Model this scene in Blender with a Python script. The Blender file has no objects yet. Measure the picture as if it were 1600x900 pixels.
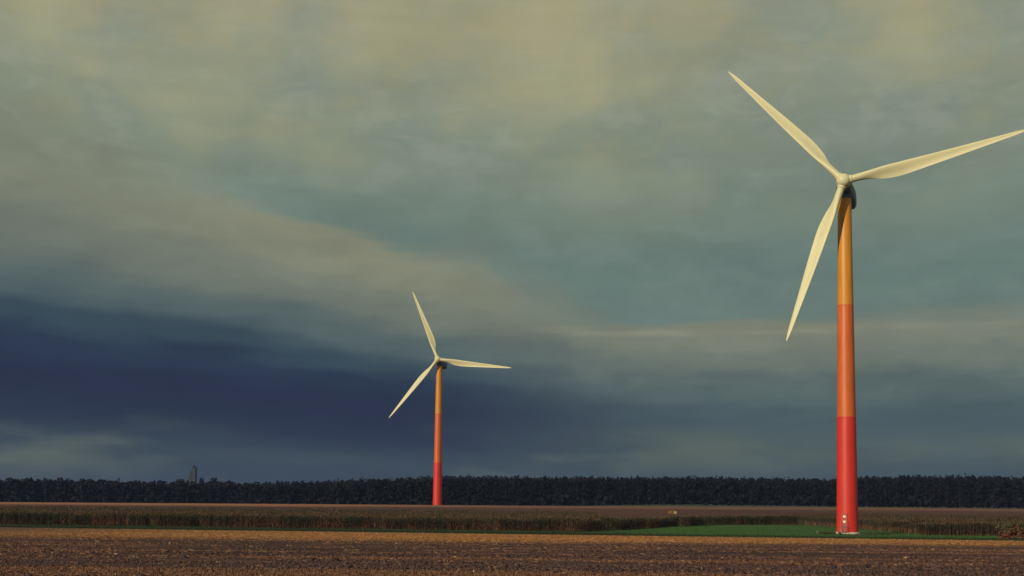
import bpy, math, random
import numpy as np
from mathutils import Matrix, Vector

R = math.radians
rng = np.random.default_rng(11)
random.seed(5)
scene = bpy.context.scene
COL = scene.collection
EYE = 1.75                                   # camera height above the field

# ------------------------------------------------------------------ camera
cam_data = bpy.data.cameras.new('camera')
cam = bpy.data.objects.new('camera', cam_data)
COL.objects.link(cam)
PITCH, ROLL = R(3.7795), R(0.6)
fwd = Vector((0, math.cos(PITCH), math.sin(PITCH)))
up0 = Vector((0, -math.sin(PITCH), math.cos(PITCH)))
rt0 = Vector((1, 0, 0))
rt = rt0 * math.cos(ROLL) + up0 * math.sin(ROLL)
up = up0 * math.cos(ROLL) - rt0 * math.sin(ROLL)
M = Matrix((rt, up, -fwd)).transposed().to_4x4()
M.translation = (0, 0, EYE)
cam.matrix_world = M
cam_data.sensor_width = 36
cam_data.lens = 1800 / 1600 * 36
cam_data.shift_y = (663.09 - 450) / 1600
cam_data.clip_start = 0.5
cam_data.clip_end = 20000
scene.camera = cam

# ------------------------------------------------------------------ sun, view
SUN_AZ, SUN_EL = 42.0, 21.0                  # degrees left of straight behind the camera; height
sd = Vector((-math.sin(R(SUN_AZ)) * math.cos(R(SUN_EL)),
             -math.cos(R(SUN_AZ)) * math.cos(R(SUN_EL)), math.sin(R(SUN_EL))))
sun_data = bpy.data.lights.new('sun', 'SUN')
sun_data.energy = 3.3
sun_data.angle = R(0.53)
sun_data.color = (1.0, 0.86, 0.58)
sun = bpy.data.objects.new('sun', sun_data)
sun.rotation_euler = sd.to_track_quat('Z', 'Y').to_euler()
COL.objects.link(sun)
vs = scene.view_settings
vs.view_transform = 'Standard'
vs.look = 'None'
vs.exposure = 0
vs.gamma = 1
vs.use_curve_mapping = False


# ------------------------------------------------------------------ node helpers
def lin(c):
    out = []
    for v in c:
        v = v / 255
        out.append(v / 12.92 if v <= .04045 else ((v + .055) / 1.055) ** 2.4)
    return out


class NT:
    """small helper that writes node trees as expressions"""
    def __init__(self, tree):
        self.t = tree

    def new(self, kind):
        return self.t.nodes.new(kind)

    def put(self, sock, v):
        if isinstance(v, bpy.types.NodeSocket):
            self.t.links.new(v, sock)
        elif v is not None:
            if hasattr(sock.default_value, '__len__') and not hasattr(v, '__len__'):
                v = [v] * len(sock.default_value)
            if hasattr(v, '__len__') and len(v) == 3 and len(sock.default_value) == 4:
                v = list(v) + [1]
            sock.default_value = v

    def m(self, op, a, b=None, c=None, clamp=False):
        n = self.new('ShaderNodeMath')
        n.operation = op
        n.use_clamp = clamp
        for s, v in zip(n.inputs, (a, b, c)):
            self.put(s, v)
        return n.outputs[0]

    def add(self, a, b): return self.m('ADD', a, b)
    def sub(self, a, b): return self.m('SUBTRACT', a, b)
    def mul(self, a, b): return self.m('MULTIPLY', a, b)

    def smooth(self, x, lo, hi, a=0., b=1., kind='SMOOTHSTEP'):
        n = self.new('ShaderNodeMapRange')
        n.interpolation_type = kind
        for i, v in enumerate((x, lo, hi, a, b)):
            self.put(n.inputs[i], v)
        return n.outputs[0]

    def ramp(self, x, stops, scale=1.0, interp='EASE'):
        n = self.new('ShaderNodeValToRGB')
        r = n.color_ramp
        r.interpolation = interp
        while len(r.elements) < len(stops):
            r.elements.new(0.5)
        for e, (p, c) in zip(r.elements, stops):
            e.position = p
            e.color = ([v * scale for v in c] if hasattr(c, '__len__') else [c] * 3) + [1]
        self.put(n.inputs[0], x)
        return n.outputs[0]

    def mix(self, f, a, b, blend='MIX'):
        n = self.new('ShaderNodeMix')
        n.data_type = 'RGBA'
        n.blend_type = blend
        n.clamp_factor = True
        self.put(n.inputs[0], f)
        self.put(n.inputs[6], a)
        self.put(n.inputs[7], b)
        return n.outputs[2]

    def vec(self, v, scale, offset=(0, 0, 0)):
        n = self.new('ShaderNodeMapping')
        self.put(n.inputs['Vector'], v)
        n.inputs['Scale'].default_value = scale
        n.inputs['Location'].default_value = offset
        return n.outputs[0]

    def noise(self, v, scale=1., detail=6., rough=.55, dist=0., lac=2.0):
        n = self.new('ShaderNodeTexNoise')
        self.put(n.inputs['Vector'], v)
        n.inputs['Scale'].default_value = scale
        n.inputs['Detail'].default_value = detail
        n.inputs['Roughness'].default_value = rough
        n.inputs['Lacunarity'].default_value = lac
        n.inputs['Distortion'].default_value = dist
        return n.outputs[0]


# ------------------------------------------------------------------ sky: Nishita under a deck of storm cloud
world = bpy.data.worlds.new('World')
scene.world = world
world.use_nodes = True
wt = world.node_tree
wt.nodes.clear()
N = NT(wt)
SKY = 0.1
K = 1 / SKY
out = N.new('ShaderNodeOutputWorld')
bg = N.new('ShaderNodeBackground')
bg.inputs[1].default_value = SKY
wt.links.new(bg.outputs[0], out.inputs[0])
nish = N.new('ShaderNodeTexSky')
nish.sky_type = 'NISHITA'
nish.sun_disc = False
nish.sun_elevation = R(SUN_EL)
nish.sun_rotation = math.atan2(sd.x, sd.y)
nish.air_density = 1.2
nish.dust_density = 2.5
tc = N.new('ShaderNodeTexCoord')
D = tc.outputs['Generated']
sep = N.new('ShaderNodeSeparateXYZ')
wt.links.new(D, sep.inputs[0])
dx, dy, dz = sep.outputs
hyp = N.m('SQRT', N.add(N.add(N.mul(dx, dx), N.mul(dy, dy)), 1e-4))
s = N.m('DIVIDE', dx, hyp)                                 # sine of the bearing
t = N.m('MINIMUM', N.m('MAXIMUM', N.m('DIVIDE', dz, hyp), 0.0), 1.0)   # slope of the sight line

big = N.noise(N.vec(D, (3.2, 3.2, 8.0), (1.3, .4, 2.2)), 1, 7, .52)
mid = N.noise(N.vec(D, (7, 7, 20), (4.1, 2.4, .2)), 1, 8, .56, .3)
streak = N.noise(N.vec(D, (5, 5, 60), (.1, 7.4, .9)), 1, 7, .55, .2)
puff = N.noise(N.vec(D, (7, 7, 26), (9.1, 3.4, 6.2)), 1, 8, .56, .15)
mott = N.noise(N.vec(D, (9, 9, 13), (2.1, 5.4, 3.2)), 1, 8, .50, .25)
veil = N.noise(N.vec(D, (20, 20, 44), (5.1, 1.4, 7.2)), 1, 9, .62, .5)
nb = N.sub(big, .5)
nm = N.sub(mid, .5)
ns = N.sub(streak, .5)
C = lambda *c: [v * K for v in lin(c)]

# lower sky, left: the dark shelf of rain cloud
tw = N.add(t, N.add(N.mul(nb, N.add(.025, N.mul(t, .18))), N.add(N.mul(nm, N.add(.02, N.mul(t, .1))), N.mul(ns, .02))))
tl = N.mul(tw, N.add(1.0, N.mul(N.m('MAXIMUM', N.add(s, .38), 0.), 1.35)))
left = N.ramp(tl, [(0, lin((52, 66, 82))), (.022, lin((56, 70, 84))), (.040, lin((60, 74, 85))),
                   (.056, lin((50, 63, 79))), (.072, lin((39, 49, 71))), (.10, lin((38, 45, 69))),
                   (.130, lin((41, 54, 75))), (.155, lin((58, 76, 88))), (.185, lin((88, 104, 103))),
                   (.215, lin((111, 119, 109))), (.26, lin((126, 131, 113))), (.34, lin((132, 137, 117))),
                   (.5, lin((150, 148, 118)))], K)
right = N.ramp(tw, [(0, lin((66, 82, 90))), (.022, lin((72, 89, 94))), (.045, lin((82, 98, 98))),
                    (.066, lin((76, 94, 99))), (.09, lin((90, 107, 105))), (.112, lin((112, 123, 113))),
                    (.14, lin((126, 131, 115))), (.2, lin((128, 133, 116))), (.34, lin((134, 140, 118))),
                    (.5, lin((150, 148, 118)))], K)
low = N.mix(N.smooth(N.add(s, N.mul(nb, .15)), -.12, .20), left, right)

# pale ragged banks of cloud just over the horizon
bt = N.add(t, N.add(N.mul(nm, .035), N.mul(N.sub(veil, .5), .02)))
bank = N.mul(N.smooth(puff, .40, .62), N.mul(N.smooth(bt, .000, .040), N.smooth(bt, .070, .044)))
where = N.ramp(N.smooth(s, -.5, .5, kind='LINEAR'), [(0, .9), (.17, .9), (.24, .15), (.40, .12), (.46, .9), (.60, .9), (.75, .5), (1, .6)], interp='LINEAR')
low = N.mix(N.mul(N.mul(bank, where), .80), low, C(107, 117, 100))

# the higher, smoother sheet, its edge climbing to the left
edge = N.ramp(N.smooth(s, -.5, .5, kind='LINEAR'),
              [(0, .33), (.13, .290), (.283, .246), (.34, .228), (.40, .212), (.475, .206), (.515, .172), (.56, .153), (.7, .151), (1, .152)],
              interp='LINEAR')
over = N.add(N.add(N.sub(t, edge), N.mul(N.sub(puff, .5), N.smooth(s, .02, .10, 0., .04))), N.add(N.mul(ns, .035), N.add(N.mul(nm, .030), N.add(N.mul(nb, .02), N.mul(N.sub(veil, .5), .020)))))
soft = N.ramp(N.smooth(s, -.5, .5, kind='LINEAR'), [(0, .07), (.2, .05), (.28, .016), (.42, .014), (.47, .045), (.53, .055), (.58, .018), (.62, .012), (1, .012)],
              interp='LINEAR')
mask = N.smooth(over, N.mul(soft, -.6), soft)
upper = N.ramp(N.add(t, N.mul(nb, .10)),
               [(.14, lin((105, 124, 117))), (.2, lin((105, 125, 118))), (.26, lin((118, 133, 120))),
                (.32, lin((133, 142, 123))), (.38, lin((147, 150, 125))), (.43, lin((157, 155, 126))),
                (.6, lin((152, 152, 130))), (1, lin((140, 146, 138)))], K)
gap = N.mul(N.smooth(N.add(N.mul(mott, .68), N.mul(veil, .32)), .46, .64), N.smooth(t, .17, .36, .30, .9))
upper = N.mix(N.mul(gap, .8), upper, N.mix(.06, C(122, 135, 126), nish.outputs[0]))
glow = N.mul(N.smooth(N.add(N.mul(mott, .68), N.mul(veil, .32)), .52, .34), N.smooth(t, .20, .42, .0, .7))
upper = N.mix(glow, upper, C(170, 165, 128))
sky = N.mix(mask, low, upper)
# lit rim of the lower deck where the sheet above ends
rim = N.mul(N.mul(N.smooth(over, -.050, -.008), N.smooth(over, .012, -.004)), N.mul(N.smooth(s, -.34, -.20), N.smooth(s, -.01, -.09)))
sky = N.mix(N.mul(rim, .55), sky, C(139, 140, 117))
shade = N.mul(N.mul(N.smooth(over, .0, .012), N.smooth(over, .075, .02)), N.mul(N.smooth(s, -.30, -.15), N.smooth(s, .05, -.03)))
sky = N.mix(N.mul(shade, .4), sky, C(98, 121, 116))

# thin bright streaks along the edge of the sheet on the right
wz = N.m('ABSOLUTE', N.sub(N.add(t, N.mul(nm, .006)), .1480))
far_streak = N.noise(N.vec(D, (6, 6, 90), (3.1, 1.7, .4)), 1, 4, .45)
wisp = N.mul(N.mul(N.smooth(wz, .0065, .0005), N.smooth(far_streak, .43, .60)), N.mul(N.smooth(s, .0, .06), N.smooth(s, .40, .22, .35, 1.0)))
sky = N.mix(N.mul(wisp, .65), sky, C(146, 147, 124))
roll = N.mul(N.smooth(veil, .50, .60), N.mul(N.smooth(t, .075, .11), N.smooth(N.add(over, 0), .002, -.012)))
sky = N.mix(N.mul(N.mul(roll, N.smooth(s, .0, .14)), .07), sky, C(140, 142, 120))
tuft = N.mul(N.smooth(N.add(N.mul(veil, .6), N.mul(mott, .4)), .50, .60), N.smooth(t, .24, .36))
sky = N.mix(N.mul(tuft, .20), sky, C(172, 166, 132))
# faint modelling everywhere in the cloud
sky = N.mix(1.0, sky, N.ramp(N.add(N.mul(mid, .45), N.add(N.mul(streak, .2), N.mul(veil, .35))), [(.3, .84), (.7, 1.16)], interp='LINEAR'), 'MULTIPLY')
wt.links.new(sky, bg.inputs[0])
world.cycles.sampling_method = 'MANUAL'
world.cycles.sample_map_resolution = 512


# ------------------------------------------------------------------ materials
def material(name, build):
    m = bpy.data.materials.new(name)
    m.use_nodes = True
    t_ = m.node_tree
    b = t_.nodes['Principled BSDF']
    n = NT(t_)
    build(n, b)
    return m


def bump(n, b, h, strength=.3, dist=.02):
    k = n.new('ShaderNodeBump')
    k.inputs['Strength'].default_value = strength
    k.inputs['Distance'].default_value = dist
    n.put(k.inputs['Height'], h)
    n.t.links.new(k.outputs[0], b.inputs['Normal'])


def objco(n):
    return n.new('ShaderNodeTexCoord').outputs['Object']


def paint(name, c, rough=.45, var=.10):
    def f(n, b):
        o = objco(n)
        k = n.add(n.mul(n.noise(n.vec(o, (.8, .8, .12)), 1, 5, .6), .6), n.mul(n.noise(n.vec(o, (4, 4, .35)), 1, 4, .6), .4))
        n.put(b.inputs['Base Color'], n.mix(n.smooth(k, .35, .7), [v * (1 + var * .4) for v in c], [v * (1 - var) for v in c]))
        b.inputs['Roughness'].default_value = rough
    return material(name, f)


def concrete(name, c):
    def f(n, b):
        k = n.noise(objco(n), 2.5, 8, .65)
        n.put(b.inputs['Base Color'], n.mix(n.smooth(k, .3, .7), [v * .75 for v in c], c))
        b.inputs['Roughness'].default_value = .9
        bump(n, b, n.noise(objco(n), 20, 6), .3, .02)
    return material(name, f)


def attr_mat(name, rough=.9, noise_scale=0, trans=0.0):
    """colour comes from the mesh's own per-piece colour attribute"""
    def f(n, b):
        a = n.new('ShaderNodeAttribute')
        a.attribute_name = 'tone'
        c = a.outputs['Color']
        if noise_scale:
            c = n.mix(1., c, n.ramp(n.noise(objco(n), noise_scale, 4), [(.3, .8), (.7, 1.2)]), 'MULTIPLY')
        n.put(b.inputs['Base Color'], c)
        b.inputs['Roughness'].default_value = rough
        b.inputs['Specular IOR Level'].default_value = .15
        if trans:
            b.inputs['Subsurface Weight'].default_value = 0
    return material(name, f)


MAT = {}
MAT['red'] = paint('red tower paint', (.62, .032, .024), .45, .14)
MAT['orange'] = paint('orange tower paint', (.60, .125, .026), .45, .2)
MAT['yellow'] = paint('amber tower paint', (.62, .25, .016), .45, .2)
MAT['cream'] = paint('cream blade gelcoat', (.66, .625, .41), .45, .08)
MAT['slate'] = paint('slate nacelle paint', (.085, .110, .130), .5)
MAT['steel'] = paint('galvanised steel', (.22, .21, .19), .5)
MAT['pale_plate'] = paint('pale plate', (.80, .70, .55), .5)
MAT['door_red'] = paint('red door paint', (.42, .03, .028))
MAT['concrete'] = concrete('pale concrete', (.62, .56, .48))
MAT['far_concrete'] = concrete('dark tower concrete', (.022, .028, .042))
MAT['far_concrete_pale'] = concrete('grey tower concrete', (.036, .044, .060))
MAT['leaf'] = attr_mat('leaf', .8)
MAT['straw'] = attr_mat('straw', .8)
MAT['clod'] = attr_mat('soil clod', .95, 8)


def soil(n, b):
    o = objco(n)
    sp = n.new('ShaderNodeSeparateXYZ')
    n.t.links.new(o, sp.inputs[0])
    x, y, z = sp.outputs
    rot = n.vec(o, (.05, 1.3, 1), (3, 1, 0))
    rows = n.noise(rot, 1, 6, .6, .4)                         # long swaths across the field
    patch = n.noise(n.vec(o, (.03, .12, 1)), 1, 6, .6)
    fine = n.noise(n.vec(o, (1.4, 3.4, 1)), 1, 8, .7)
    c1 = n.mix(n.smooth(rows, .40, .60), (.048, .030, .036), (.122, .066, .058))
    c1 = n.mix(n.mul(n.smooth(patch, .46, .64), .85), c1, (.050, .033, .038))
    c1 = n.mix(n.mul(n.smooth(fine, .56, .74), .5), c1, (.24, .14, .085))
    # the far strip still carries its golden stubble
    yy = n.add(y, n.add(n.mul(n.sub(patch, .5), 50), n.mul(n.sub(rows, .5), 30)))
    gold = n.mul(n.smooth(yy, 78, 122), n.smooth(x, -85, -35, .35, 1.0))
    c2 = n.mix(n.smooth(fine, .38, .66), (.19, .090, .042), (.42, .205, .078))
    c = n.mix(gold, c1, c2)
    n.put(b.inputs['Base Color'], c)
    b.inputs['Roughness'].default_value = .95
    b.inputs['Specular IOR Level'].default_value = .1
    bump(n, b, n.add(n.noise(n.vec(o, (4, 5, 1)), 1, 8, .7), rows), .9, .12)


def grass(n, b):
    o = objco(n)
    k = n.noise(n.vec(o, (.12, .12, 1)), 1, 7, .6)
    k2 = n.noise(o, 2.4, 6, .7)
    c = n.mix(n.smooth(k, .35, .65), (.034, .056, .018), (.056, .092, .024))
    c = n.mix(n.mul(n.smooth(k2, .5, .75), .5), c, (.020, .042, .016))
    sp = n.new('ShaderNodeSeparateXYZ')
    n.t.links.new(o, sp.inputs[0])
    lush = n.smooth(n.add(sp.outputs[0], n.mul(n.sub(k, .5), 12)), 8, 30)      # the sown green on the right
    c = n.mix(lush, n.mix(.5, c, (.022, .030, .014)), n.mix(.8, c, n.mix(n.smooth(k2, .3, .7), (.040, .098, .026), (.060, .136, .036))))
    off = n.sub(sp.outputs[1], n.sub(180, n.mul(sp.outputs[0], .155)))          # distance past the stubble edge
    c = n.mix(n.mul(n.smooth(n.add(off, n.mul(n.sub(k2, .5), 8)), 22, 13), .85), c, (.017, .026, .016))  # shaded strip along the stubble edge, painted into the grass colour
    n.put(b.inputs['Base Color'], c)
    b.inputs['Roughness'].default_value = .9
    b.inputs['Specular IOR Level'].default_value = .1
    bump(n, b, k2, .8, .1)


def far_soil(n, b):
    o = objco(n)
    sp = n.new('ShaderNodeSeparateXYZ')
    n.t.links.new(o, sp.inputs[0])
    x, y, z = sp.outputs
    k = n.noise(n.vec(o, (.02, .25, 1)), 1, 6, .6)
    k2 = n.noise(n.vec(o, (.3, .9, 1)), 1, 6, .7)
    c = n.mix(n.smooth(k, .35, .65), (.062, .034, .030), (.118, .056, .045))
    c = n.mix(n.smooth(n.add(y, n.mul(n.sub(k, .5), 30)), 402, 424), c, n.mix(n.smooth(x, -120, 40), (.32, .145, .085), (.19, .095, .070)))
    c = n.mix(n.mul(n.smooth(k2, .5, .8), .35), c, (.05, .045, .03))
    n.put(b.inputs['Base Color'], c)
    b.inputs['Roughness'].default_value = .95
    b.inputs['Specular IOR Level'].default_value = .1
    bump(n, b, k2, .7, .15)


def meadow(n, b):
    k = n.noise(objco(n), .05, 7, .6)
    n.put(b.inputs['Base Color'], n.mix(n.smooth(k, .35, .65), (.035, .055, .022), (.075, .070, .035)))
    b.inputs['Roughness'].default_value = .95


def gravel(n, b):
    k = n.noise(objco(n), 6, 8, .7)
    n.put(b.inputs['Base Color'], n.mix(n.smooth(k, .35, .65), (.06, .055, .04), (.15, .14, .10)))
    b.inputs['Roughness'].default_value = .95
    bump(n, b, k, .8, .05)


MAT['soil'] = material('stubble soil', soil)
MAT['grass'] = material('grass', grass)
MAT['far_soil'] = material('far brown soil', far_soil)
MAT['meadow'] = material('rough ground', meadow)
MAT['gravel'] = material('gravel', gravel)


# ------------------------------------------------------------------ mesh helpers
def tag(o, label=None, cat=None, group=None, kind=None):
    for k, v in (('label', label), ('category', cat), ('group', group), ('kind', kind)):
        if v:
            o[k] = v
    return o


def empty(name, loc, rz=0.0):
    o = bpy.data.objects.new(name, None)
    o.location = loc
    o.rotation_euler = (0, 0, rz)
    o.empty_display_size = .5
    COL.objects.link(o)
    return o


def obj(name, verts, faces, mat, parent=None, smooth=False, tone=None):
    """verts (n,3); faces list or (m,k) array -> one linked mesh object"""
    me = bpy.data.meshes.new(name)
    verts = np.asarray(verts, np.float32)
    if isinstance(faces, np.ndarray):
        k = faces.shape[1]
        me.vertices.add(len(verts))
        me.vertices.foreach_set('co', verts.ravel())
        me.loops.add(faces.size)
        me.loops.foreach_set('vertex_index', faces.astype(np.int32).ravel())
        me.polygons.add(len(faces))
        me.polygons.foreach_set('loop_start', np.arange(0, faces.size, k, dtype=np.int32))
        me.update(calc_edges=True)
    else:
        me.from_pydata(verts.tolist(), [], faces)
        me.update()
    if tone is not None:
        a = me.attributes.new('tone', 'FLOAT_COLOR', 'POINT')
        tn = np.ones((len(verts), 4), np.float32)
        tn[:, :3] = tone
        a.data.foreach_set('color', tn.ravel())
    me.materials.append(MAT[mat] if isinstance(mat, str) else mat)
    if smooth:
        me.polygons.foreach_set('use_smooth', np.ones(len(me.polygons), bool))
    o = bpy.data.objects.new(name, me)
    COL.objects.link(o)
    if parent:
        o.parent = parent
    return o


class MB:
    def __init__(self):
        self.v, self.f = [], []

    def box(self, c, d, bev=0.0, rot=None):
        x, y, z = (q / 2 for q in d)
        base = len(self.v)
        pts = [(sx * x, sy * y, sz * z) for sx in (-1, 1) for sy in (-1, 1) for sz in (-1, 1)]
        for p in pts:
            p = Vector(p)
            if rot is not None:
                p = rot @ p
            self.v.append(tuple(p + Vector(c)))
        for q in ((0, 1, 3, 2), (4, 6, 7, 5), (0, 4, 5, 1), (2, 3, 7, 6), (0, 2, 6, 4), (1, 5, 7, 3)):
            self.f.append([base + i for i in q])

    def tube(self, a, b, r, n=8):
        a, b = Vector(a), Vector(b)
        q = (b - a).to_track_quat('Z', 'Y')
        base = len(self.v)
        for p in (a, b):
            for i in range(n):
                an = 2 * math.pi * i / n
                self.v.append(tuple(p + q @ Vector((r * math.cos(an), r * math.sin(an), 0))))
        for i in range(n):
            j = (i + 1) % n
            self.f.append([base + i, base + j, base + n + j, base + n + i])
        self.f.append([base + i for i in reversed(range(n))])
        self.f.append([base + n + i for i in range(n)])

    def loft(self, rings, cap=True):
        n = len(rings[0])
        base = len(self.v)
        for r_ in rings:
            self.v += [tuple(p) for p in r_]
        for k in range(len(rings) - 1):
            for i in range(n):
                j = (i + 1) % n
                self.f.append([base + k * n + i, base + k * n + j, base + (k + 1) * n + j, base + (k + 1) * n + i])
        if cap:
            self.f.append([base + i for i in reversed(range(n))])
            self.f.append([base + (len(rings) - 1) * n + i for i in range(n)])

    def lathe(self, prof, n=32, cap=True):
        self.loft([[(r * math.cos(2 * math.pi * i / n), r * math.sin(2 * math.pi * i / n), z) for i in range(n)]
                   for r, z in prof], cap)

    def build(self, name, mat, parent=None, smooth=False, angle=None):
        o = obj(name, self.v, self.f, mat, parent, smooth)
        if angle:
            o.data.set_sharp_from_angle(angle=R(angle))
        return o


def vnoise(x, y, seed=0):
    """cheap smooth value noise for placing things, 0..1"""
    x = np.asarray(x, float)
    y = np.asarray(y, float)
    xi, yi = np.floor(x).astype(np.int64), np.floor(y).astype(np.int64)
    fx, fy = x - xi, y - yi
    fx, fy = fx * fx * (3 - 2 * fx), fy * fy * (3 - 2 * fy)

    def h(a, b):
        n = (a * 374761393 + b * 668265263 + seed * 974711) & 0x7fffffff
        n = ((n ^ (n >> 13)) * 1274126177) & 0x7fffffff
        return ((n ^ (n >> 16)) & 0xffff) / 65535.
    return (h(xi, yi) * (1 - fx) + h(xi + 1, yi) * fx) * (1 - fy) + (h(xi, yi + 1) * (1 - fx) + h(xi + 1, yi + 1) * fx) * fy


# ------------------------------------------------------------------ the land
KY = [-400, 15, 27, 100, 165, 213, 308, 360, 440, 450, 487, 560, 700, 9000]
KZ = [-1.75, -1.75, -1.8, -3.5, -5.05, -5.59, -5.65, -4.1, -1.9, -1.95, -6.1, -6.3, -6, -6]
_ty = np.arange(-500, 1100, 1.0)
_tz = np.interp(_ty, KY, KZ)
_k = np.exp(-.5 * (np.arange(-12, 13) / 5.0) ** 2)
_tz = np.convolve(np.pad(_tz, 12, 'edge'), _k / _k.sum(), 'valid')


def sstep(a, b, x):
    q = np.clip((np.asarray(x, float) - a) / (b - a), 0, 1)
    return q * q * (3 - 2 * q)


def land(x, y):
    x, y = np.asarray(x, float), np.asarray(y, float)
    z = np.interp(y, _ty, _tz) + EYE
    z = z + .0036 * np.clip(x, -300, 300) * np.exp(-((y - 440) / 90) ** 2)
    z = z + 4.5 * sstep(-90, 110, x) * sstep(560, 690, y)
    return z


def field_edge(x):           # where the stubble ends and the grass begins
    return 180 - .155 * np.clip(np.asarray(x, float), -160, 160)


XS = np.unique(np.concatenate([np.linspace(-6000, -400, 15), np.linspace(-400, -130, 28), np.linspace(-130, 130, 261),
                               np.linspace(130, 400, 28), np.linspace(400, 6000, 15)]))


def strip(name, lo, hi, rows, mat, rough=0.0):
    """a sheet of ground between two curves; neighbours share their border points"""
    q = np.linspace(0, 1, rows) if np.isscalar(rows) else np.asarray(rows)
    l, h = lo(XS), hi(XS)
    Y = l[None] + (h - l)[None] * q[:, None]
    X = np.broadcast_to(XS, Y.shape)
    Z = land(X, Y)
    if rough:
        w = np.minimum(1, np.minimum(q, 1 - q) * 30)[:, None] * (np.abs(X) < 129)
        Z = Z + rough * w * (vnoise(X * .35, Y * .9, 3) - .5 + .7 * (vnoise(X * 1.0, Y * 2.3, 4) - .5))
    n, c = Y.shape
    i = np.arange((n - 1) * c).reshape(n - 1, c)[:, :-1].ravel()
    F = np.stack([i, i + 1, i + c + 1, i + c], 1)
    o = obj(name, np.stack([X, Y, Z], -1).reshape(-1, 3), F, mat, None, True)
    return tag(o, kind='structure')


const = lambda v: (lambda x: np.full(len(x), float(v)))
fq = np.concatenate([np.linspace(0, .68, 12), .68 + .32 * np.linspace(0, 1, 500)[1:] ** 1.0])
strip('stubble_field', const(-400), field_edge, fq, 'soil', .08)
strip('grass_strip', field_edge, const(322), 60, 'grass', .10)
strip('far_field', const(322), const(520), 100, 'far_soil', .10)
strip('ground', const(520), const(9000), np.linspace(0, 1, 60) ** 3, 'meadow')


# ------------------------------------------------------------------ wind turbines
HUB_Z, ROTOR_R, TILT, OVERHANG = 65.0, 32.2, R(7.5), 3.0


def blade_mesh():
    """one blade along +Z: x is the chord (leading edge +), -y faces the wind"""
    n, rings = 28, []
    st = np.concatenate([np.linspace(.9, 2.2, 4), np.linspace(2.9, 9, 10), np.linspace(10.2, ROTOR_R, 20)])
    for r_ in st:
        u = r_ / ROTOR_R
        le = np.interp(u, [0, .06, .25, .95, 1], [.66, .66, .80, .22, .05])
        te = np.interp(u, [0, .06, .11, .18, .24, .29, .34, .95, 1], [-.66, -.68, -.86, -1.28, -1.62, -1.78, -1.76, -.38, -.10])
        th = np.interp(u, [0, .06, .2, .5, 1], [1.4, 1.35, .72, .30, .05])
        rd = np.interp(u, [0, .06, .20], [1, 1, 0])                    # round root
        tw = R(np.interp(u, [0, .1, .25, .5, 1], [30, 30, 24, 11, 2]))
        bend = -.0 - 1.1 * u * u
        c = le - te
        ring = []
        for i in range(n):
            a = 2 * math.pi * i / n
            cx = .5 * (1 + math.cos(a))                                 # 1 at LE
            q = 1 - cx
            yt = 5 * (.2969 * math.sqrt(q) - .126 * q - .3516 * q * q + .2843 * q ** 3 - .1036 * q ** 4) * th
            cam_ = .085 * c * math.sin(math.pi * q ** 1.3)
            ax, ay = te + c * cx, (yt if math.sin(a) >= 0 else -yt) + cam_
            rx, ry = .66 * math.cos(a), .66 * math.sin(a)
            px, py = ax * (1 - rd) + rx * rd, ay * (1 - rd) + ry * rd
            ring.append((px * math.cos(tw) + py * math.sin(tw), -px * math.sin(tw) + py * math.cos(tw) + bend, r_))
        rings.append(ring)
    return rings


BLADE = blade_mesh()


def ring(mb, r0, r1, z0, z1, n=48):
    mb.lathe([(r0, z0), (r1, z1)], n, True)


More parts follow.
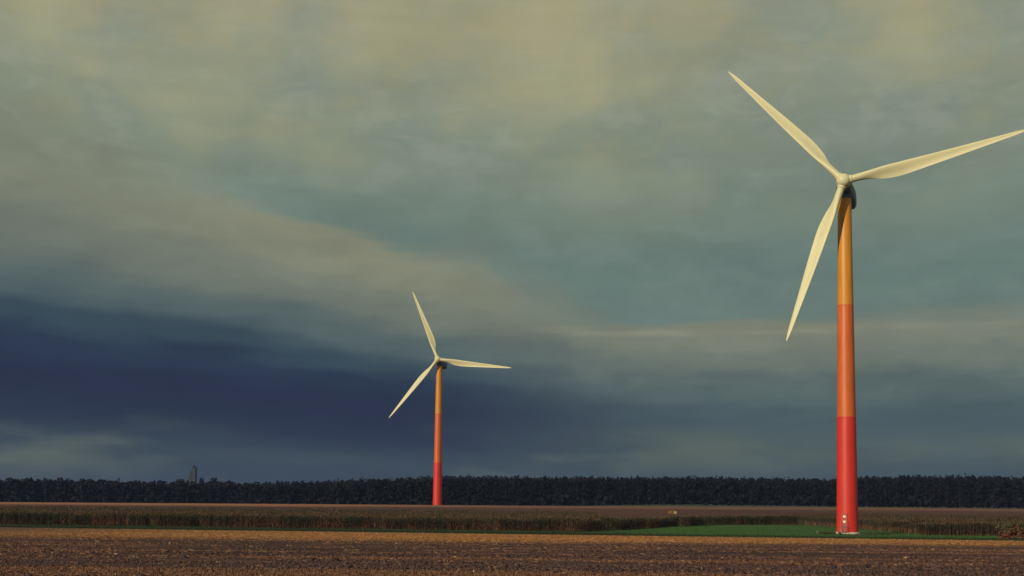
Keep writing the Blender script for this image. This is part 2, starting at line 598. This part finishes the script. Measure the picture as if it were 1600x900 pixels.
def turbine(base, yaw, phase, label, door_az, detail=True):
    root = empty('wind_turbine', base)
    tag(root, label, 'wind turbine', 'wind turbines in the fields')
    top = HUB_Z - 2.0
    rad = lambda z: 1.95 + (1.22 - 1.95) * z / top
    zs = [.45, 21.6, 42.5, top - .25]
    for i, (mt, lb) in enumerate((('red', 'red painted bottom section of the tower'),
                                  ('orange', 'orange painted middle section of the tower'),
                                  ('yellow', 'amber painted top section of the tower'))):
        m = MB()
        a, b_ = zs[i], zs[i + 1]
        prof = [(rad(a), a)] + [(rad(z), z) for z in np.linspace(a, b_, 9)[1:-1]] + [(rad(b_), b_)]
        m.lathe(prof, 64, True)
        o = m.build('tower_section', mt, root, True, 40)
        tag(o, lb)
        if i < 2:                                                     # bolted flange between sections
            f = MB()
            f.lathe([(rad(b_) + .012, b_ - .09), (rad(b_) + .03, b_ - .06), (rad(b_) + .03, b_ + .06), (rad(b_) + .012, b_ + .09)], 64)
            f.build('flange', mt, o, True, 40)
    m = MB()
    m.lathe([(1.30, top - .25), (1.42, top), (1.42, top + .35)], 48)
    m.build('yaw_ring', 'slate', root, True, 40)
    m = MB()
    m.lathe([(2.22, -.3), (2.22, .38), (2.16, .43), (2.0, .452)], 48)
    m.build('foundation', 'concrete', root, True, 30)

    # door, steps and rails on the side turned to the camera
    dq = Matrix.Rotation(door_az, 3, 'Z')
    P = lambda x, y, z: dq @ Vector((x, y, z))
    rb = rad(2.2)
    m = MB()
    m.box(P(0, -rb - .02, 2.75), (1.05, .14, 2.3), rot=dq)
    door = m.build('door', 'door_red', root)
    for z in (3.30, 2.35):
        m = MB()
        m.box(P(0, -rb - .105, z), (.46, .04, .40), rot=dq)
        m.build('vent_panel', 'pale_plate', door)
    m = MB()
    m.box(P(.38, -rb - .12, 2.7), (.06, .06, .22), rot=dq)
    m.build('handle', 'steel', door)
    for k in range(6):
        m = MB()
        m.box(P(0, -rb - .45 - .28 * (5 - k), .28 + .25 * k), (1.1, .27, .05), rot=dq)
        m.build('step', 'steel', root)
    for sx in (-.57, .57):
        m = MB()
        m.tube(P(sx, -rb - .30, 2.55), P(sx, -rb - 1.95, 1.10), .022)
        m.tube(P(sx, -rb - 1.95, .05), P(sx, -rb - 1.95, 1.10), .022)
        m.tube(P(sx, -rb - .30, 1.5), P(sx, -rb - .30, 2.55), .022)
        m.tube(P(sx, -rb - .25, 1.50), P(sx, -rb - 1.97, .03), .05)
        m.build('stair_rail', 'steel', root)

    # machine head: local -Y is the rotor side
    head = Matrix.Translation((0, 0, HUB_Z)) @ Matrix.Rotation(yaw, 4, 'Z') @ Matrix.Rotation(TILT, 4, 'X').inverted()

    def place(o, mat4=None):
        o.matrix_local = head if mat4 is None else head @ mat4
        return o
    # nacelle: a rounded, tapering shell
    rings = []
    for y, w, h, dz_ in ((-1.55, .75, .80, 0), (-1.35, 1.05, 1.1, -.05), (-.6, 1.25, 1.30, -.12), (1.2, 1.60, 1.60, -.3),
                         (4.0, 1.90, 1.75, -.3), (6.9, 1.92, 1.70, -.2), (7.6, 1.65, 1.45, -.1), (7.85, 1.0, .9, .05)):
        rr = []
        for i in range(32):
            a = 2 * math.pi * i / 32
            ca, sa = math.cos(a), math.sin(a)
            rr.append((w * math.copysign(abs(ca) ** .55, ca), y, h * math.copysign(abs(sa) ** .55, sa) + dz_))
        rings.append(rr)
    m = MB()
    m.loft(rings)
    nac = place(m.build('nacelle', 'slate', root, True, 45))
    m = MB()
    m.box((0, 4.9, 1.62), (1.1, .9, .35))
    m.tube((.3, 5.1, 1.75), (.3, 5.1, 2.7), .035)
    mast = m.build('cooler', 'steel', nac)
    # main shaft collar
    m = MB()
    m.loft([[(.95 * math.cos(a), y, .95 * math.sin(a)) for a in np.linspace(0, 2 * math.pi, 33)[:-1]] for y in (-2.05, -1.45)])
    place(m.build('shaft_collar', 'pale_plate', root, True, 40))
    # hub with spinner nose
    m = MB()
    pr = [(1.0, -1.95), (1.22, -2.0), (1.32, -2.4), (1.33, -3.0), (1.26, -3.55), (1.02, -4.0), (.64, -4.28), (.22, -4.4)]
    m.loft([[(r_ * math.cos(a), y, r_ * math.sin(a)) for a in np.linspace(0, 2 * math.pi, 33)[:-1]] for r_, y in pr])
    place(m.build('hub', 'cream', root, True, 50))
    for k in range(3):
        th = phase + k * 2 * math.pi / 3
        # blade +Z goes to angle th (from local +X towards +Z), leading edge turns counter-clockwise as seen from the front
        rot = Matrix.Rotation(-(th - math.pi / 2), 4, 'Y')
        m = MB()
        rg = [[(-p[0], p[1], p[2]) for p in r_] for r_ in BLADE]
        m.loft(rg)
        m.f = [f[::-1] for f in m.f]
        b = place(m.build('blade', 'cream', root, True, 60), Matrix.Translation((0, -OVERHANG, 0)) @ rot)
        m = MB()
        m.lathe([(.78, .85), (.80, 1.0), (.80, 1.45), (.74, 1.52)], 28)
        m.build('root_collar', 'cream', b, True, 40)
    return root


turbine((62.02, 213.1, -5.59 + EYE), R(-19), R(11.9), 'large near wind turbine on a red and orange tower beside the green grass', R(-31))
turbine((-31.2, 487.5, -6.1 + EYE), R(-10), R(-7.6), 'small far wind turbine standing behind the brown field in front of the dark forest', R(-14))


# ------------------------------------------------------------------ maize
def pack(parts):
    V, F, T, k = [], [], [], 0
    for v, f, t_ in parts:
        V.append(v)
        F.append(f + k)
        T.append(t_)
        k += len(v)
    return np.concatenate(V), np.concatenate(F), np.concatenate(T)


def maize_template(seed, full=True):
    """quads only: stalk, arching leaves, tassel; height 1"""
    r_ = np.random.default_rng(seed)
    V, F, T = [], [], []
    green = np.array((.030, .038, .022))
    dry = np.array((.17, .075, .050))

    def quadstrip(pts, widths, side, c0, c1):
        b = len(V)
        for i, (p, w) in enumerate(zip(pts, widths)):
            q = i / (len(pts) - 1)
            V.append(p - side * w)
            V.append(p + side * w)
            T.extend([c0 * (1 - q) + c1 * q] * 2)
        for i in range(len(pts) - 1):
            F.append((b + 2 * i, b + 2 * i + 1, b + 2 * i + 3, b + 2 * i + 2))
    for k in range(2 if full else 1):
        sd_ = np.array((math.cos(k * 1.57), math.sin(k * 1.57), 0))
        quadstrip([np.array((0, 0, 0.)), np.array((0, 0, .5)), np.array((0, 0, .95))], [.014, .012, .006], sd_,
                  np.array((.16, .075, .05)), np.array((.05, .055, .03)))
    lv = np.linspace(.16, .84, 9) if full else np.linspace(.5, .88, 5)
    for h in lv:
        an = r_.uniform(0, 6.28)
        d = np.array((math.cos(an), math.sin(an), 0))
        side = np.array((-d[1], d[0], 0))
        L_ = r_.uniform(.22, .34)
        z1 = .10 * r_.uniform(.6, 1.3)
        dr = np.clip((.50 - h) / .25, 0, 1) * r_.uniform(.0, .5)
        c = green * r_.uniform(.7, 1.5) * (1 - dr) + dry * dr * r_.uniform(.6, 1.2)
        c2 = c * .9 + np.array((.03, .017, .008)) * (1 - dr)
        pts = [np.array((0, 0, h)), d * L_ * .45 + (0, 0, h + z1), d * L_ + (0, 0, h + z1 - .13 * r_.uniform(.5, 1.6))]
        quadstrip(pts, [.016, .026, .004], side, c, c2)
    for k in range(2):
        an = r_.uniform(0, 6.28)
        d = np.array((math.cos(an), math.sin(an), 0))
        quadstrip([np.array((0, 0, .9)), d * .03 + (0, 0, 1.0)], [.010, .016], np.array((-d[1], d[0], 0)),
                  np.array((.12, .07, .04)), np.array((.17, .095, .06)))
    return np.array(V), np.array(F), np.array(T)


def maize(name, xy, hs, full, seed, label, brown=0.0):
    parts = []
    tmpl = [maize_template(seed + k, full) for k in range(8)]
    r_ = np.random.default_rng(seed)
    pick = r_.integers(0, 8, len(xy))
    z = land(xy[:, 0], xy[:, 1])
    for k in range(8):
        i = np.where(pick == k)[0]
        if not len(i):
            continue
        v, f, tn = tmpl[k]
        an = r_.uniform(0, 6.28, len(i))
        c, s_ = np.cos(an), np.sin(an)
        lx, ly = r_.normal(0, .05, len(i)), r_.normal(0, .05, len(i))
        h = hs[i]
        P = np.empty((len(i), len(v), 3))
        vx, vy, vz = v[:, 0] * 2.5, v[:, 1] * 2.5, v[:, 2]
        P[:, :, 0] = xy[i, 0, None] + c[:, None] * vx - s_[:, None] * vy + lx[:, None] * vz * h[:, None]
        P[:, :, 1] = xy[i, 1, None] + s_[:, None] * vx + c[:, None] * vy + ly[:, None] * vz * h[:, None]
        P[:, :, 2] = z[i, None] + vz * h[:, None] - .02
        g = .7 * vnoise(xy[i, 0] * .34, xy[i, 1] * .1, 21) + .3 * vnoise(xy[i, 0] * 1.3, xy[i, 1] * .5, 22)
        tint = r_.uniform(.7, 1.25, (len(i), 1, 1)) * np.ones((1, 1, 3))
        TT = tn[None] * tint
        br = np.clip((g - .52) * 5.0, 0, 1)[:, None, None] * .75 + brown
        br = np.clip(br, 0, 1) * np.clip(1.25 - 1.2 * vz, .15, 1)[None, :, None]
        TT = TT * (1 - br) + np.array((.25, .10, .065)) * br * tint
        FF = (f[None] + (np.arange(len(i)) * len(v))[:, None, None]).reshape(-1, 4)
        parts.append((P.reshape(-1, 3), FF, TT.reshape(-1, 3)))
    V, F, T = pack(parts)
    o = obj(name, V, F, 'leaf', None, False, T)
    return tag(o, label, 'maize', None, 'stuff')


# front edge of the crop: along the verge, back round the green, forward again on the right
EX = [-400, -130, -95, -60, -20, 12, 20, 33, 50, 68, 75.5, 76.2, 120, 400]
EY = [222, 222, 222, 220, 216, 213, 224, 256, 290, 303, 303, 213, 212, 212]


def front(x):
    return np.interp(x, EX, EY)


def crop_points(d0, d1, row, gap, x0=-150, x1=150, far=330):
    P = []
    k = d0
    while k < d1:
        x = np.arange(x0, x1, gap)
        x = x + rng.uniform(-.4, .4, len(x)) * gap
        y = front(x) + k + rng.normal(0, .1, len(x))
        lim = np.where((x > 24) & (x < 76), front(x) + 9, far)
        P.append(np.stack([x, y], 1)[(y < np.minimum(far, lim)) & (np.abs(x) < .60 * y)])
        k += row
    return np.concatenate(P)


p_front = crop_points(0, 5.0, .75, .30)
gapn = vnoise(p_front[:, 0] * .55, p_front[:, 1] * .25, 8)
p_front = p_front[(gapn > .30) | (rng.random(len(p_front)) < .2)]
hf = 1.95 + .75 * vnoise(p_front[:, 0] * .4, p_front[:, 1] * .4, 5) + rng.normal(0, .17, len(p_front))
maize('maize_crop', p_front, hf, True, 31, 'dark green maize with browned lower leaves standing along the grass strip')
p_back = crop_points(5.0, 118, 1.5, .62)
hb = 2.0 + .45 * vnoise(p_back[:, 0] * .2, p_back[:, 1] * .2, 6) + rng.normal(0, .14, len(p_back))
maize('maize_crop', p_back, hb, False, 71, 'brownish tops of the maize field stretching back from its dark front edge')


# ------------------------------------------------------------------ foliage clumps
def leaf_cloud(n, centre, radii, size, r_, shell=.55, cols=((.02, .03, .02), (.04, .05, .03)), flat=.0):
    d = r_.normal(size=(n, 3))
    d /= np.linalg.norm(d, axis=1)[:, None]
    rad_ = r_.uniform(shell, 1.0, n)[:, None]
    c = np.asarray(centre) + d * rad_ * np.asarray(radii)
    a = r_.normal(size=(n, 3))
    a /= np.linalg.norm(a, axis=1)[:, None]
    b = np.cross(a, r_.normal(size=(n, 3)))
    b /= np.linalg.norm(b, axis=1)[:, None]
    sz = size * r_.uniform(.6, 1.3, n)[:, None]
    V = np.stack([c - a * sz - b * sz * .5, c + a * sz * .3 - b * sz, c + a * sz + b * sz * .4, c - a * sz * .3 + b * sz], 1)
    F = np.arange(4 * n).reshape(n, 4)
    q = r_.random(n)[:, None]
    T = np.asarray(cols[0]) * (1 - q) + np.asarray(cols[1]) * q
    return V.reshape(-1, 3), F, np.repeat(T, 4, 0)


SPRUCE = ((.0075, .0075, .012), (.011, .0105, .016))


def far_tree(x, y, h, w, r_, n=130, cols=SPRUCE, base=None, hull=False):
    z = float(land(x, y)) if base is None else base
    parts = []
    lobes = r_.integers(3, 6)
    for k in range(lobes):
        q = (k + .5) / lobes
        cz = z + h * (.22 + .62 * q)
        rr = w * .5 * math.sin(math.pi * (.28 + .55 * q)) * r_.uniform(.8, 1.15)
        off = r_.normal(0, w * .10, 2)
        parts.append(leaf_cloud(int(n / lobes), (x + off[0], y + off[1], cz), (rr, rr, h * .6 / lobes + .8), w * .085, r_, .45, cols))
    # dense inside of the crown, so that the wood is not see-through
    a8 = np.linspace(0, 2 * math.pi, 9)[:-1]
    rings_ = [(.30, .02), (.40, .30), (.36, .62), (.12, .86)]
    iv = np.concatenate([np.stack([x + w * k_ * np.cos(a8), y + w * k_ * np.sin(a8), np.full(8, z + h * q_)], 1) for k_, q_ in rings_])
    i8 = np.arange(8)
    if_ = np.concatenate([np.stack([i8 + 8 * k_, (i8 + 1) % 8 + 8 * k_, (i8 + 1) % 8 + 8 * k_ + 8, i8 + 8 * k_ + 8], 1) for k_ in range(3)])
    if hull:
        parts.append((iv, if_, np.tile(np.array(cols[0]), (32, 1))))
    # stem
    a = np.linspace(0, 2 * math.pi, 6)[:-1]
    rb = .018 * h
    v = np.concatenate([np.stack([x + rb * np.cos(a), y + rb * np.sin(a), np.full(5, z - .3)], 1),
                        np.stack([x + rb * .4 * np.cos(a), y + rb * .4 * np.sin(a), np.full(5, z + h * .75)], 1)])
    i = np.arange(5)
    f = np.stack([i, (i + 1) % 5, (i + 1) % 5 + 5, i + 5], 1)
    stem = (v, f, np.tile(np.array((.04, .03, .025)), (10, 1)))
    return parts, stem


# tops of the wood as heights above eye level, along the bearing
WX = [-420, -312, -200, -158, -120, -62, -38, 0, 40, 120, 195, 210, 272, 312, 420]
WH = [10.5, 10.6, 10.0, 9.6, 11.6, 14.6, 16.2, 15.8, 15.6, 16.4, 16.2, 17.6, 19.6, 18.8, 19.0]
parts = []
tr = np.random.default_rng(77)
for row in range(6):
    y0 = 690 + row * 7
    x = -430.0
    while x < 430:
        left_ = sstep(-130, -190, x) if x > -190 else 1.0
        w = (6.6 + 3.2 * left_) * tr.uniform(.7, 1.35)
        y = y0 + tr.normal(0, 1.5)
        topz = np.interp(x * 700 / y, WX, WH) * y / 700 + EYE
        h = topz - float(land(x, y)) + tr.normal(0, .35 + .35 * left_) - .6 * row * (row < 2) * 0 - (.8 if tr.random() < .25 else 0)
        pl, st = far_tree(x, y, h, w, tr, 280 if row < 3 else 100, SPRUCE, None, row >= 2)
        parts += pl
        if row < 2:
            parts.append(st)
        x += w * .62
# dense undergrowth closing the foot of the wood
for x in np.arange(-430, 430, 3.0):
    parts.append(leaf_cloud(34, (x, 688 + tr.normal(0, 1), float(land(x, 688)) + 3.0), (3, 2.5, 4), 1.1, tr, .2, SPRUCE))
V, F, T = pack(parts)
tag(obj('forest', V, F, 'leaf', None, False, T), 'long dark forest reading as one mass along the horizon', 'forest', None, 'stuff')


def single_tree(x, y, topz, w, label):
    z = float(land(x, y))
    root = empty('tree', (x, y, z))
    tag(root, label, 'tree', 'trees standing above the forest edge')
    pl, st = far_tree(0, 0, topz - z, w, tr, 420, SPRUCE, 0.0, True)
    v, f, tn = st
    obj('trunk', v, f, 'leaf', root, True, tn)
    v, f, tn = pack(pl)
    obj('crown', v, f, 'leaf', root, False, tn)


single_tree(-197.5, 737, 15.9, 5.2, 'narrow dark tree just right of the far tower building, above the forest')
single_tree(-190.5, 737, 15.7, 8.0, 'broad flat topped dark tree, second right of the far tower building')

# ------------------------------------------------------------------ far tower building
root = empty('tower_building', (-497.5, 1800, -4))
tag(root, 'distant slender dark tower building rising above the forest at left', 'building')
m = MB()
m.loft([[(1, -5, 0), (5, -5, 0), (5, 6, 0), (1, 6, 0)], [(1, -5, 55.5), (5, -5, 52), (5, 6, 52), (1, 6, 55.5)]])
shaft = m.build('shaft', 'far_concrete', root)
m = MB()
m.loft([[(-5, -4, 0), (.98, -4, 0), (.98, 6, 0), (-5, 6, 0)], [(-5, -4, 36), (.98, -4, 36), (.98, 6, 36), (-5, 6, 36)],
        [(-3, -4, 47), (.98, -4, 50), (.98, 6, 50), (-3, 6, 47)]])
m.build('side_wing', 'far_concrete_pale', root)
for z in np.arange(8, 52, 4.0):
    m = MB()
    m.box((3.0, -5.05, z), (2.8, .2, 1.5))
    m.build('window', 'slate', shaft)
m = MB()
m.box((2.0, 0, 55.2), (1.2, 3, 2.0))
m.build('roof_house', 'far_concrete', shaft)

# ------------------------------------------------------------------ small covered heap in the far field
hx, hy = 52.0, 372.0
root = empty('covered_heap', (hx, hy, float(land(hx, hy))))
tag(root, 'small low heap with a pale cover lying in the brown field above the maize', 'heap')


def mound(cx, rx, ry, h, lift, seed, lo=0.):
    q = np.random.default_rng(seed)
    V, F = [], []
    nr, na = 6, 16
    for i in range(nr + 1):
        u = i / nr
        for j in range(na):
            a = 2 * math.pi * j / na
            k = 1 + .12 * q.normal()
            V.append((cx + rx * math.cos(u * 1.5) * math.cos(a) * k, ry * math.cos(u * 1.5) * math.sin(a) * k,
                      lo + h * math.sin(u * 1.5) * (1 + .06 * q.normal()) + lift))
    for i in range(nr):
        for j in range(na):
            F.append([i * na + j, i * na + (j + 1) % na, (i + 1) * na + (j + 1) % na, (i + 1) * na + j])
    F.append([nr * na + j for j in range(na)])
    return V, F


v, f = mound(-.35, 1.25, 1.0, 1.15, -.05, 3)
obj('earth', v, f, 'clod', root, False, np.array((.17, .085, .04)))
v, f = mound(.55, 1.05, .95, .85, -.03, 4)
obj('cover', v, f, 'clod', root, True, np.array((.40, .31, .22)))

# ------------------------------------------------------------------ round the foot of the near turbine
P = []
for i in range(40):
    a = 2 * math.pi * i / 40
    k = 1 + .12 * math.sin(3 * a) + .06 * math.sin(7 * a + 1)
    x, y = 62.5 + 6.6 * k * math.cos(a), 213.5 + 6 * k * math.sin(a)
    P.append((x, y, float(land(x, y)) + .07))
pad = obj('gravel_pad', P, [list(range(40))], 'gravel')
tag(pad, kind='structure')
px, py = 55.9, 210.8
root = empty('marker_post', (px, py, float(land(px, py))))
tag(root, 'short pale marker post in the grass left of the near turbine', 'post')
m = MB()
m.lathe([(.16, -.3), (.16, .62), (.12, .70)], 12)
m.build('post', 'gravel', root, True, 40)
m = MB()
m.lathe([(.19, .50), (.19, .58)], 12)
m.build('cap_band', 'steel', root, True, 40)

# low weeds by the pad
parts = []
for i in range(26):
    x = tr.uniform(56.4, 60.2)
    y = 211 + tr.normal(0, 1.2)
    parts.append(leaf_cloud(26, (x, y, float(land(x, y)) + .22), (.4, .4, .32), .10, tr, .1, ((.05, .045, .022), (.10, .065, .035))))
for i in range(30):
    x = tr.uniform(64.5, 69.5)
    y = 212 + tr.normal(0, 1.2)
    parts.append(leaf_cloud(22, (x, y, float(land(x, y)) + .18), (.45, .4, .28), .10, tr, .1, ((.035, .05, .03), (.07, .08, .045))))
V, F, T = pack(parts)
tag(obj('weeds', V, F, 'leaf', None, False, T), 'low brown and grey green weeds around the foot of the near turbine', 'weeds', None, 'stuff')

# reddish shrub cut by the right edge of the picture
sx, sy = 80.8, 184.0
root = empty('autumn_shrub', (sx, sy, float(land(sx, sy))))
tag(root, 'reddish brown shrub with olive top at the right edge beside the maize', 'shrub')
parts = []
for i in range(34):
    qx, qy = tr.uniform(-3.0, 4.5), tr.uniform(-1.5, 1.5)
    hz_ = (2.9 - 1.1 * sstep(-1.2, -3.2, qx)) * tr.uniform(.72, 1.08)
    for q in np.linspace(.12, .95, 6):
        red = q + tr.normal(0, .14) < .52
        parts.append(leaf_cloud(26, (qx + tr.normal(0, .25), qy + tr.normal(0, .2), hz_ * q), (.5, .5, .34), .11, tr, .1,
                                ((.12, .040, .030), (.30, .105, .075)) if red else ((.055, .055, .026), (.15, .115, .055))))
V, F, T = pack(parts)
obj('foliage', V, F, 'leaf', root, False, T)
for i in range(14):
    m = MB()
    qx, qy = tr.uniform(-3, 4.2), tr.uniform(-1, 1)
    m.tube((qx, qy, -.1), (qx + tr.normal(0, .3), qy + tr.normal(0, .3), 2.2), .035, 5)
    m.build('stem', 'gravel', root)

# ------------------------------------------------------------------ grass blades along the verge
n = 52000
gx = rng.uniform(-125, 125, n)
gy = field_edge(gx) + rng.uniform(0, 1, n) ** 1.6 * 95
ok = (gy < front(gx) + 1) & (np.abs(gx) < .56 * gy)
gx, gy = gx[ok], gy[ok]
n = len(gx)
gz = land(gx, gy)
an = rng.uniform(0, 6.28, n)
w = rng.uniform(.03, .07, n)
h = rng.uniform(.10, .30, n) * (.6 + .8 * vnoise(gx * .3, gy * .3, 12))
lx, ly = rng.normal(0, .06, n), rng.normal(0, .06, n)
V = np.stack([np.stack([gx - w * np.cos(an), gy - w * np.sin(an), gz - .06], 1),
              np.stack([gx + w * np.cos(an), gy + w * np.sin(an), gz - .06], 1),
              np.stack([gx + lx, gy + ly, gz + h], 1)], 1).reshape(-1, 3)
q = rng.random(n)[:, None] * (.4 + .6 * vnoise(gx * .15, gy * .15, 14))[:, None]
lush = sstep(8, 30, gx)[:, None]
T = (np.array((.018, .026, .012)) * (1 - q) + np.array((.050, .075, .026)) * q) * (1 - lush) + \
    (np.array((.027, .064, .018)) * (1 - q) + np.array((.070, .160, .044)) * q) * lush
edge_shade = (sstep(23, 13, gy - field_edge(gx) + rng.normal(0, 2, n)) * .85)[:, None]
T = T * (1 - edge_shade) + np.array((.020, .030, .017)) * edge_shade  # same edge shade painted into the blade tones
T = np.repeat(T, 3, 0)
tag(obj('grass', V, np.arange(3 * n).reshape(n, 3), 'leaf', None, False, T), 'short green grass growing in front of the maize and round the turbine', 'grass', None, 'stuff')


# ------------------------------------------------------------------ straw stubble and clods in the near field
def scatter(n, y0, y1, power):
    """points denser towards the near end"""
    u = rng.random(n)
    y = 1 / ((1 - u) / y0 ** power + u / y1 ** power) ** (1 / power)
    x = rng.uniform(-.52, .52, n) * y
    return x, y


def rows_density(x, y):
    a = vnoise(x * .035 + 3, (y + .03 * x) * .48, 41)
    b = vnoise(x * .20, (y + .02 * x) * 1.5, 42)
    return .72 * a + .28 * b


n = 420000
x, y = scatter(n, 21, 205, .9)
dn = rows_density(x, y)
gold = sstep(74, 122, y + 44 * (vnoise(x * .03, y * .08, 44) - .5)) * (1 - .65 * sstep(-30, -80, x))
keep = rng.random(n) < np.clip((dn - .52) * 6.5, .03, 1) * .75 + .45 * gold
keep &= y < field_edge(x) - .2
x, y, dn, gold = x[keep], y[keep], dn[keep], gold[keep]
n = len(x)
z = land(x, y)
flatq = rng.random(n) < .72                                # loose straw lying on the soil
an = np.where(flatq, rng.normal(0, .45, n), rng.uniform(0, 6.28, n))
h = np.where(flatq, rng.uniform(.02, .045, n), rng.uniform(.04, .10, n))
w = np.where(flatq, rng.uniform(.03, .11, n), rng.uniform(.008, .018, n)) * (1 + y / 160)
lx, ly = rng.normal(0, .04, n), rng.normal(0, .04, n)
ca, sa = np.cos(an) * w, np.sin(an) * w
V = np.stack([np.stack([x - ca, y - sa, z - .03], 1), np.stack([x + ca, y + sa, z - .03], 1),
              np.stack([x + ca * .6 + lx, y + sa * .6 + ly, z + h], 1), np.stack([x - ca * .6 + lx, y - sa * .6 + ly, z + h], 1)], 1).reshape(-1, 3)
q = rng.random(n)[:, None]
c = np.array((.085, .044, .037)) * (1 - q) + np.array((.23, .118, .074)) * q
gd = gold[:, None]
c = c * (1 - gd) + (np.array((.22, .100, .042)) * (1 - q) + np.array((.50, .25, .090)) * q) * gd
pale = (rng.random(n) < .012)[:, None]
c = np.where(pale, np.array((.44, .31, .22)), c)
tag(obj('straw_stubble', V, np.arange(4 * n).reshape(n, 4), 'straw', None, False, np.repeat(c, 4, 0)),
    'pale and golden straw stubble scattered over the brown near field', 'stubble', None, 'stuff')

n = 60000
x, y = scatter(n, 21, 150, 1.0)
keep = rng.random(n) < np.clip(1.15 - rows_density(x, y) * 1.3, .1, 1)
keep &= y < field_edge(x) - .5
x, y = x[keep], y[keep]
n = len(x)
z = land(x, y)
r0 = rng.lognormal(-3.35, .42, n)[:, None, None]
octa = np.array([(1, 0, 0), (0, 1, 0), (-1, 0, 0), (0, -1, 0), (0, 0, .8), (0, 0, -.6)], float)
of = np.array([(0, 1, 4), (1, 2, 4), (2, 3, 4), (3, 0, 4), (1, 0, 5), (2, 1, 5), (3, 2, 5), (0, 3, 5)])
an = rng.uniform(0, 6.28, n)[:, None]
ox = octa[None, :, 0] * np.cos(an) - octa[None, :, 1] * np.sin(an)
oy = octa[None, :, 0] * np.sin(an) + octa[None, :, 1] * np.cos(an)
V = np.stack([ox * 1.3, oy, np.broadcast_to(octa[None, :, 2], ox.shape)], -1) * r0 * rng.uniform(.7, 1.3, (n, 6, 3))
V += np.stack([x, y, z + .02], 1)[:, None]
F = (of[None] + (np.arange(n) * 6)[:, None, None]).reshape(-1, 3)
q = rng.random(n)[:, None]
c = np.array((.047, .030, .036)) * (1 - q) + np.array((.108, .062, .058)) * q
tag(obj('soil_clods', V.reshape(-1, 3), F, 'clod', None, False, np.repeat(c, 6, 0)),
    'dark brown clods of soil turned up between the straw', 'soil clods', None, 'stuff')

# ------------------------------------------------------------------ a little air between here and the wood
hm = bpy.data.materials.new('haze')
hm.use_nodes = True
hm.node_tree.nodes.clear()
ho = hm.node_tree.nodes.new('ShaderNodeOutputMaterial')
hv = hm.node_tree.nodes.new('ShaderNodeVolumePrincipled')
hv.inputs['Color'].default_value = (.36, .50, 1.0, 1)
hv.inputs['Density'].default_value = .00016
hv.inputs['Anisotropy'].default_value = .6
hm.node_tree.links.new(hv.outputs[0], ho.inputs['Volume'])
m = MB()
m.box((0, 4500, 46), (12400, 9900, 110))
hz = m.build('haze', hm)
tag(hz, kind='stuff')
